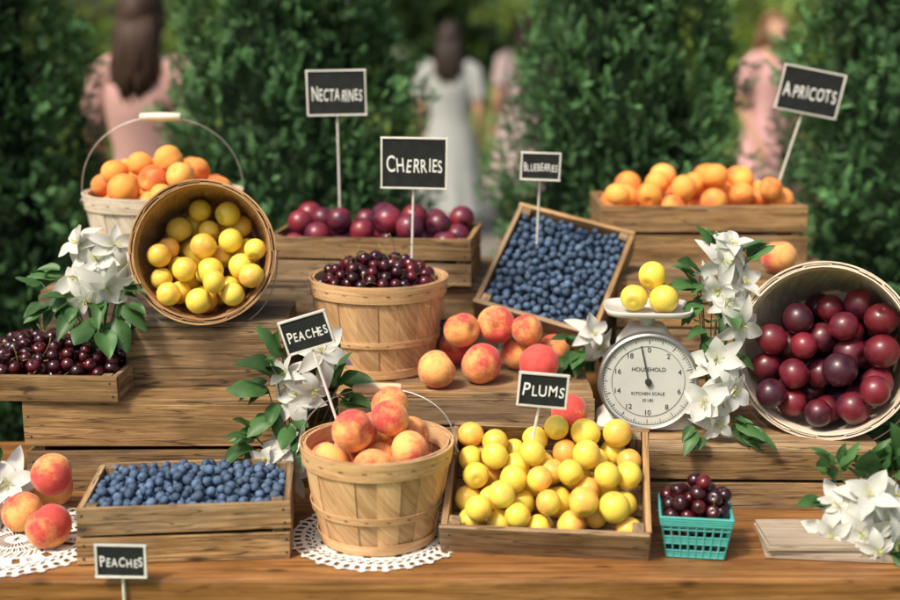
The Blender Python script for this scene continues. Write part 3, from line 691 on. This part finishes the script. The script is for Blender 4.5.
def arbor_mesh(H,Rb,seed,n,sz):
    g=np.random.default_rng(seed)
    f=1-np.sqrt(g.uniform(0.0,1,n)); f=f*.97+.02; zz=f*H; th=g.uniform(0,2*math.pi,n)
    def Rf(f): return Rb*np.clip(1.04-f**1.45,0.02,1)*np.clip(.7+f*3,0,1)
    ph=g.uniform(0,6,8)
    l1=np.sin(3*th+ph[0]+5*f*6); l2=np.sin(6*th+ph[1]-f*31+2*np.sin(3*th+f*9)); l3=np.sin(12*th+ph[2]+f*50+2*np.sin(5*th-f*13)); l4=np.sin(23*th+ph[3]-f*90+2*np.sin(8*th+f*30))
    lump=1+.08*l1+.11*l2+.10*l3+.07*l4
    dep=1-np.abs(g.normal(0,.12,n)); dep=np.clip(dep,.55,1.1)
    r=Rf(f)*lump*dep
    C=np.stack([r*np.cos(th),r*np.sin(th),zz],1)
    rad=np.stack([np.cos(th),np.sin(th),0*th],1)
    d=rad*g.uniform(.2,1.,(n,1))+np.array([0,0,1])*g.uniform(.1,1.1,(n,1))+g.normal(0,.4,(n,3)); d/=np.linalg.norm(d,axis=1)[:,None]
    tang=np.stack([-np.sin(th),np.cos(th),0*th],1)*g.choice([-1,1],(n,1))*g.uniform(.3,1,(n,1))+g.normal(0,.6,(n,3))
    yv=tang-d*(tang*d).sum(1)[:,None]; yv/=np.linalg.norm(yv,axis=1)[:,None]; zv=np.cross(d,yv)
    M=np.stack([d,yv,zv],2); s=sz*g.uniform(.6,1.3,n)
    V=(np.einsum('nij,kj->nki',M,SV)*s[:,None,None]+C[:,None]).reshape(-1,3)
    nb=len(SV); Fc=(SF[None]+np.arange(n)[:,None,None]*nb).reshape(-1,4)
    tint=(.25+1.1*np.clip((dep-.6)/.4,0,1))*g.uniform(.6,1.5,n)*(1+.25*l2)*(1+.28*l3)*(1+.25*l4)  # painted shade: sprays darken with depth and in hollows between clumps
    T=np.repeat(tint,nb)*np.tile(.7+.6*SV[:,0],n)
    W=V+0.
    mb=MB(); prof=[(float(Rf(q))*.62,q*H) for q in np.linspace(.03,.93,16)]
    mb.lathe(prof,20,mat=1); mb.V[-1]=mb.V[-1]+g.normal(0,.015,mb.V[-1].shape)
    mb.tube([(0,0,0),(.01,0,.3),(0,.01,H*.8)],[.05,.045,.01],8,mat=2)
    off=len(V); V=np.concatenate([V]+mb.V); T=np.concatenate([T]+mb.T)
    Fl=Fc.tolist()+[tuple(a+off for a in f_) for f_ in mb.F]; mi=[0]*len(Fc)+mb.M
    return mesh_obj('arborvitae_tree',V,Fl,[M_thuja,M_core,M_bark],None,{'tint':T},False,mi)
def place(o,x,y,rot,s):
    o.matrix_world=Matrix.Translation((x,y,0))@Rz(rot)@Matrix.Diagonal((s[0],s[0],s[1],1))
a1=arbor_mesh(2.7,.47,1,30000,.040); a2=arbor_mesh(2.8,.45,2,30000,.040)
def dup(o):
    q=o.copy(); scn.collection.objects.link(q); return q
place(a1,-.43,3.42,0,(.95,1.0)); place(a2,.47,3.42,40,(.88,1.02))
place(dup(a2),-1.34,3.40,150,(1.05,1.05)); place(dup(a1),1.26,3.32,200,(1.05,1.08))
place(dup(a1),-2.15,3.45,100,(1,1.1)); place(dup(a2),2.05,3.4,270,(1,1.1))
# ---------------------------------------------------------------- leafy background trees
M_bgleaf=leafmat('leaf_painted_sunlit',(.12,.21,.035),(.30,.38,.08),.4,.5)  # sunlight painted into the leaf colour, brighter than plain foliage
M_bgdark=leafmat('leaf_painted_shaded',(.03,.07,.02),(.07,.14,.04),.25,.5)  # darker copy of the leaf, shade put into its colour
def leafy(name,x,y,H,R,seed,mat,z0=1.2,n=5000,ls=.10):
    g=np.random.default_rng(seed); mb=MB()
    mb.tube([(0,0,0),(.05,.02,H*.25),(-.04,.03,H*.5),(0,0,H*.85)],[.14,.11,.08,.02],8,mat=1)
    nc=34; cc=[]
    for i in range(nc):
        a=g.uniform(0,6.28);f=g.uniform(0,1);rr=R*math.sqrt(g.uniform(.1,1))*(1-.5*abs(f-.4)); c=(rr*math.cos(a),rr*math.sin(a),z0+(H-z0)*f); cc.append(c)
        mb.tube([(0,0,max(.4,c[2]*.65)),(c[0]*.5,c[1]*.5,c[2]*.85),c],[.04,.025,.008],5,mat=1)
    cc=np.array(cc); idx=g.integers(0,nc,n); P=cc[idx]+g.normal(0,1,(n,3))*np.array([.30,.30,.22])*R*.55
    d=g.normal(size=(n,3));d/=np.linalg.norm(d,axis=1)[:,None]; q=np.cross(d,g.normal(size=(n,3)));q/=np.linalg.norm(q,axis=1)[:,None]
    s=ls*g.uniform(.6,1.3,(n,1))
    V=np.stack([P-d*s,P-q*s*.5,P+d*s,P+q*s*.5],1).reshape(-1,3); F=np.arange(4*n).reshape(-1,4)
    ct=g.uniform(.5,1.5,nc)[idx]*g.uniform(.7,1.3,n); T=np.repeat(ct,4)
    off=4*n; F=F.tolist()+[tuple(a+off for a in f) for f in mb.F]
    mesh_obj(name,np.concatenate([V]+mb.V),F,[mat,M_bark],None,{'tint':np.concatenate([T]+mb.T),'wc':np.concatenate([V]+mb.W)},False,[0]*n+mb.M,Matrix.Translation((x,y,0)))
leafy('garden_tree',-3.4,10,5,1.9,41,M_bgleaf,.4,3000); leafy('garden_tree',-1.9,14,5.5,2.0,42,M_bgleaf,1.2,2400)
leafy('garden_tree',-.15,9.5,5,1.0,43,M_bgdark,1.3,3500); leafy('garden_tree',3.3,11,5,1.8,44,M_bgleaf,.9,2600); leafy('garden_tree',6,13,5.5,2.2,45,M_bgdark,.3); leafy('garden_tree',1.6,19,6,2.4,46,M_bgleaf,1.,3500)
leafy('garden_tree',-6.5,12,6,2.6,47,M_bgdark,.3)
gd=np.random.default_rng(5); n=14000
P=np.stack([gd.uniform(-24,24,n),26+gd.uniform(-.8,.8,n),gd.uniform(0,1,n)**.8*2.0],1); P[:,2]*=1+.2*np.sin(P[:,0]*1.3)
d=gd.normal(size=(n,3));d/=np.linalg.norm(d,axis=1)[:,None];q=np.cross(d,gd.normal(size=(n,3)));q/=np.linalg.norm(q,axis=1)[:,None];s=.17*gd.uniform(.6,1.3,(n,1))
V=np.stack([P-d*s,P-q*s*.6,P+d*s,P+q*s*.6],1).reshape(-1,3)
mesh_obj('background_hedge',V,np.arange(4*n).reshape(-1,4),[M_bgleaf],None,{'tint':np.repeat(gd.uniform(.4,1.3,n),4),'wc':V})
# ---------------------------------------------------------------- people
M_skin=simple('skin',(.56,.32,.22),.5,.4,0,.06,20)
def person(name,x,y,rot,H,hair,dress,long_hair=True):
    k=H/1.68; e=empty(name,Matrix.Translation((x,y,0))@Rz(rot)@Matrix.Scale(k,4))
    def skin(nm,vs,es,rs,mat,sub=2):
        me=bpy.data.meshes.new(nm); me.from_pydata(vs,es,[]); me.materials.append(mat); o=bpy.data.objects.new(nm,me); link(o,e)
        mo=o.modifiers.new('skin','SKIN'); mo.use_smooth_shade=True
        for i,r in enumerate(rs): me.skin_vertices[0].data[i].radius=(r,r) if not hasattr(r,'__len__') else r
        for i in range(len(vs)): me.skin_vertices[0].data[i].use_root=(i==0)
        s=o.modifiers.new('sub','SUBSURF'); s.levels=sub; s.render_levels=sub
        return o
    vs=[(0,0,.95),(0,0,1.10),(0,0,1.28),(0,.01,1.41),(0,-.005,1.50)]; rs=[(.14,.105),(.115,.085),(.145,.10),(.06,.055),(.05,.05)]; es=[(0,1),(1,2),(2,3),(3,4)]
    hands=[]
    for s in(-1,1):
        b=len(vs); vs+=[(s*.155,.01,1.38),(s*.205,.03,1.13),(s*.19,-.09,.93),(s*.185,-.125,.87)]; rs+=[.052,.038,.025,(.032,.018)]; es+=[(3,b),(b,b+1),(b+1,b+2),(b+2,b+3)]; hands.append((s,Vector(vs[b+3])))
        b=len(vs); vs+=[(s*.09,0,.88),(s*.10,-.01,.50),(s*.10,.02,.10),(s*.11,-.12,.035)]; rs+=[.088,.058,.038,.032]; es+=[(0,b),(b,b+1),(b+1,b+2),(b+2,b+3)]
    skin('body',vs,es,rs,M_skin)
    for s,h in hands:
        fv=[tuple(h+Vector((0,0,.02)))]; fr=[.016]; fe=[]
        for i,(dy,L) in enumerate(((-.027,.070),(-.010,.078),(.008,.073),(.024,.058))):
            b=len(fv); q=h+Vector((0,dy,-.02)); fv+=[tuple(q),tuple(q+Vector((0,-.01,-L*.5))),tuple(q+Vector((-s*.012,-.008,-L)))]; fr+=[.011,.009,.007]; fe+=[(0,b),(b,b+1),(b+1,b+2)]
        b=len(fv); q=h+Vector((-s*.01,-.035,.015)); fv+=[tuple(q),tuple(q+Vector((-s*.01,-.02,-.03))),tuple(q+Vector((-s*.012,-.022,-.055)))]; fr+=[.012,.010,.008]; fe+=[(0,b),(b,b+1),(b+1,b+2)]
        skin('hand',fv,fe,fr,M_skin,1)
    V,F=base_fruit(28,22,0,0,.3,1.); V=V.copy()
    hd=V*np.array([.073,.092,.112])
    nose=np.exp(-((V[:,0]/.14)**2+((V[:,2]+.12)/.22)**2))*(V[:,1]<0); hd[:,1]-=nose*.022
    eyes=(np.exp(-(((np.abs(V[:,0])-.42)/.18)**2+((V[:,2]-.05)/.14)**2))*(V[:,1]<0)); hd[:,1]+=eyes*.009
    lips=np.exp(-((V[:,0]/.25)**2+((V[:,2]+.48)/.07)**2))*(V[:,1]<0); hd[:,1]-=lips*.006
    hd[:,0]*=np.where(V[:,2]<0,1-.28*np.abs(V[:,2])**1.5,1); hd[:,1]-=np.where(V[:,2]<-.4,.018*(V[:,1]<0),0)
    mesh_obj('head',hd+np.array([0,-.012,1.59]),F,[M_skin],e,None,True)
    me_=simple('eye',(.05,.04,.03),.2); ml=simple('lips',(.45,.12,.10),.4)
    d=MB()
    for s in(-1,1):
        q,f_=base_fruit(10,8,0,0,.3); d.add(q*np.array([.011,.006,.006])+np.array([s*.030,-.090,1.597]),f_,mat=0)
        d.add(q*np.array([.008,.016,.028])+np.array([s*.073,0,1.585]),f_,mat=2)
    q,f_=base_fruit(12,8,0,0,.3); d.add(q*np.array([.022,.006,.006])+np.array([0,-.099,1.537]),f_,mat=1)
    d.obj('face',[me_,ml,M_skin],e,smooth=True)
    mh=simple('hair',hair,.6,.3,0,.4,90); hm=MB(); q,f_=base_fruit(36,24,0,0,.3)
    hv=q*np.array([.083,.102,.118])+np.array([0,0,1.60]); hv[:,1]=np.where((hv[:,1]<-.045)&(hv[:,2]<1.65),-.03,hv[:,1])
    hv+=np.stack([.004*np.sin(hv[:,2]*160+hv[:,0]*90)]*3,1); hm.add(hv,f_)
    if long_hair:
        for i in range(60):
            a=math.pi*(.02+.96*i/59); r=.068; p=Vector((r*math.cos(a),.02+r*.9*math.sin(a),1.60)); L=random.uniform(.24,.34)
            hm.tube([p,p+Vector((.01*math.cos(a),.02,-L*.35)),p+Vector((.01*math.cos(a)+random.uniform(-.015,.015),.045,-L*.7)),p+Vector((-.02*math.cos(a)+random.uniform(-.02,.02),.03,-L))],[.014,.014,.012,.003],6)
    hm.obj('hair',[mh],e,smooth=True)
    md=simple('dress_fabric',dress,.85,.1,0,.15,12); dm=MB(); V=[];F=[];n=64
    prof=[(1.405,.10,.072),(1.38,.155,.095),(1.30,.160,.118),(1.22,.150,.118),(1.10,.128,.098),(1.02,.150,.115),(.92,.175,.135),(.75,.20,.17),(.6,.23,.20),(.46,.26,.23)]
    for j,(z,a,b_) in enumerate(prof):
        for i in range(n):
            t=2*math.pi*i/n; fo=1+(.05*math.sin(11*t)+.03*math.sin(17*t+1))*max(0,(1.02-z)/.56)
            V.append((a*fo*math.cos(t),b_*fo*math.sin(t),z))
    for j in range(len(prof)-1):
        for i in range(n): F.append((j*n+i,j*n+(i+1)%n,(j+1)*n+(i+1)%n,(j+1)*n+i))
    dm.add(V,F)
    for s in(-1,1): dm.tube([(s*.10,0,1.42),(s*.155,.01,1.385),(s*.185,.02,1.28),(s*.198,.028,1.21)],[.055,.064,.056,.052],14,cap=False)
    dm.obj('dress',[md],e,smooth=True)
person('woman',-1.13,4.7,165,1.70,(.05,.025,.015),(.52,.31,.28))
person('woman',.00,8.0,170,1.60,(.03,.02,.015),(.36,.37,.36))
person('woman',.52,9.0,200,1.66,(.04,.02,.015),(.50,.38,.38))
person('woman',2.02,8.0,30,1.66,(.16,.08,.04),(.60,.34,.34))
# ---------------------------------------------------------------- light, world, camera
SE,SA=52,225
w=bpy.data.worlds.new('World'); scn.world=w; w.use_nodes=True; nt=w.node_tree; bg=nt.nodes['Background']
sky=nt.nodes.new('ShaderNodeTexSky'); sky.sky_type='NISHITA'; sky.sun_disc=False; sky.sun_elevation=math.radians(SE); sky.sun_rotation=math.radians(SA); sky.air_density=1.; sky.dust_density=6; sky.ozone_density=.5
nt.links.new(sky.outputs[0],bg.inputs[0]); bg.inputs[1].default_value=.15
L=bpy.data.lights.new('sun','SUN'); L.energy=3.7; L.angle=math.radians(10); L.color=(1,.92,.79)
o=bpy.data.objects.new('sun',L); link(o)
src=Vector((math.sin(math.radians(SA))*math.cos(math.radians(SE)),math.cos(math.radians(SA))*math.cos(math.radians(SE)),math.sin(math.radians(SE))))
o.rotation_euler=src.to_track_quat('Z','Y').to_euler(); o.location=src*8
cam=bpy.data.cameras.new('camera'); cam.lens=50; cam.sensor_width=36; cam.clip_end=800; cam.clip_start=.05
cam.dof.use_dof=True; cam.dof.focus_distance=2.14; cam.dof.aperture_fstop=1.6
o=bpy.data.objects.new('camera',cam); link(o); o.location=(0,0,TZ+.8); o.rotation_euler=(math.radians(78),0,0); scn.camera=o
scn.view_settings.view_transform='Standard'; scn.view_settings.look='None'; scn.view_settings.exposure=0
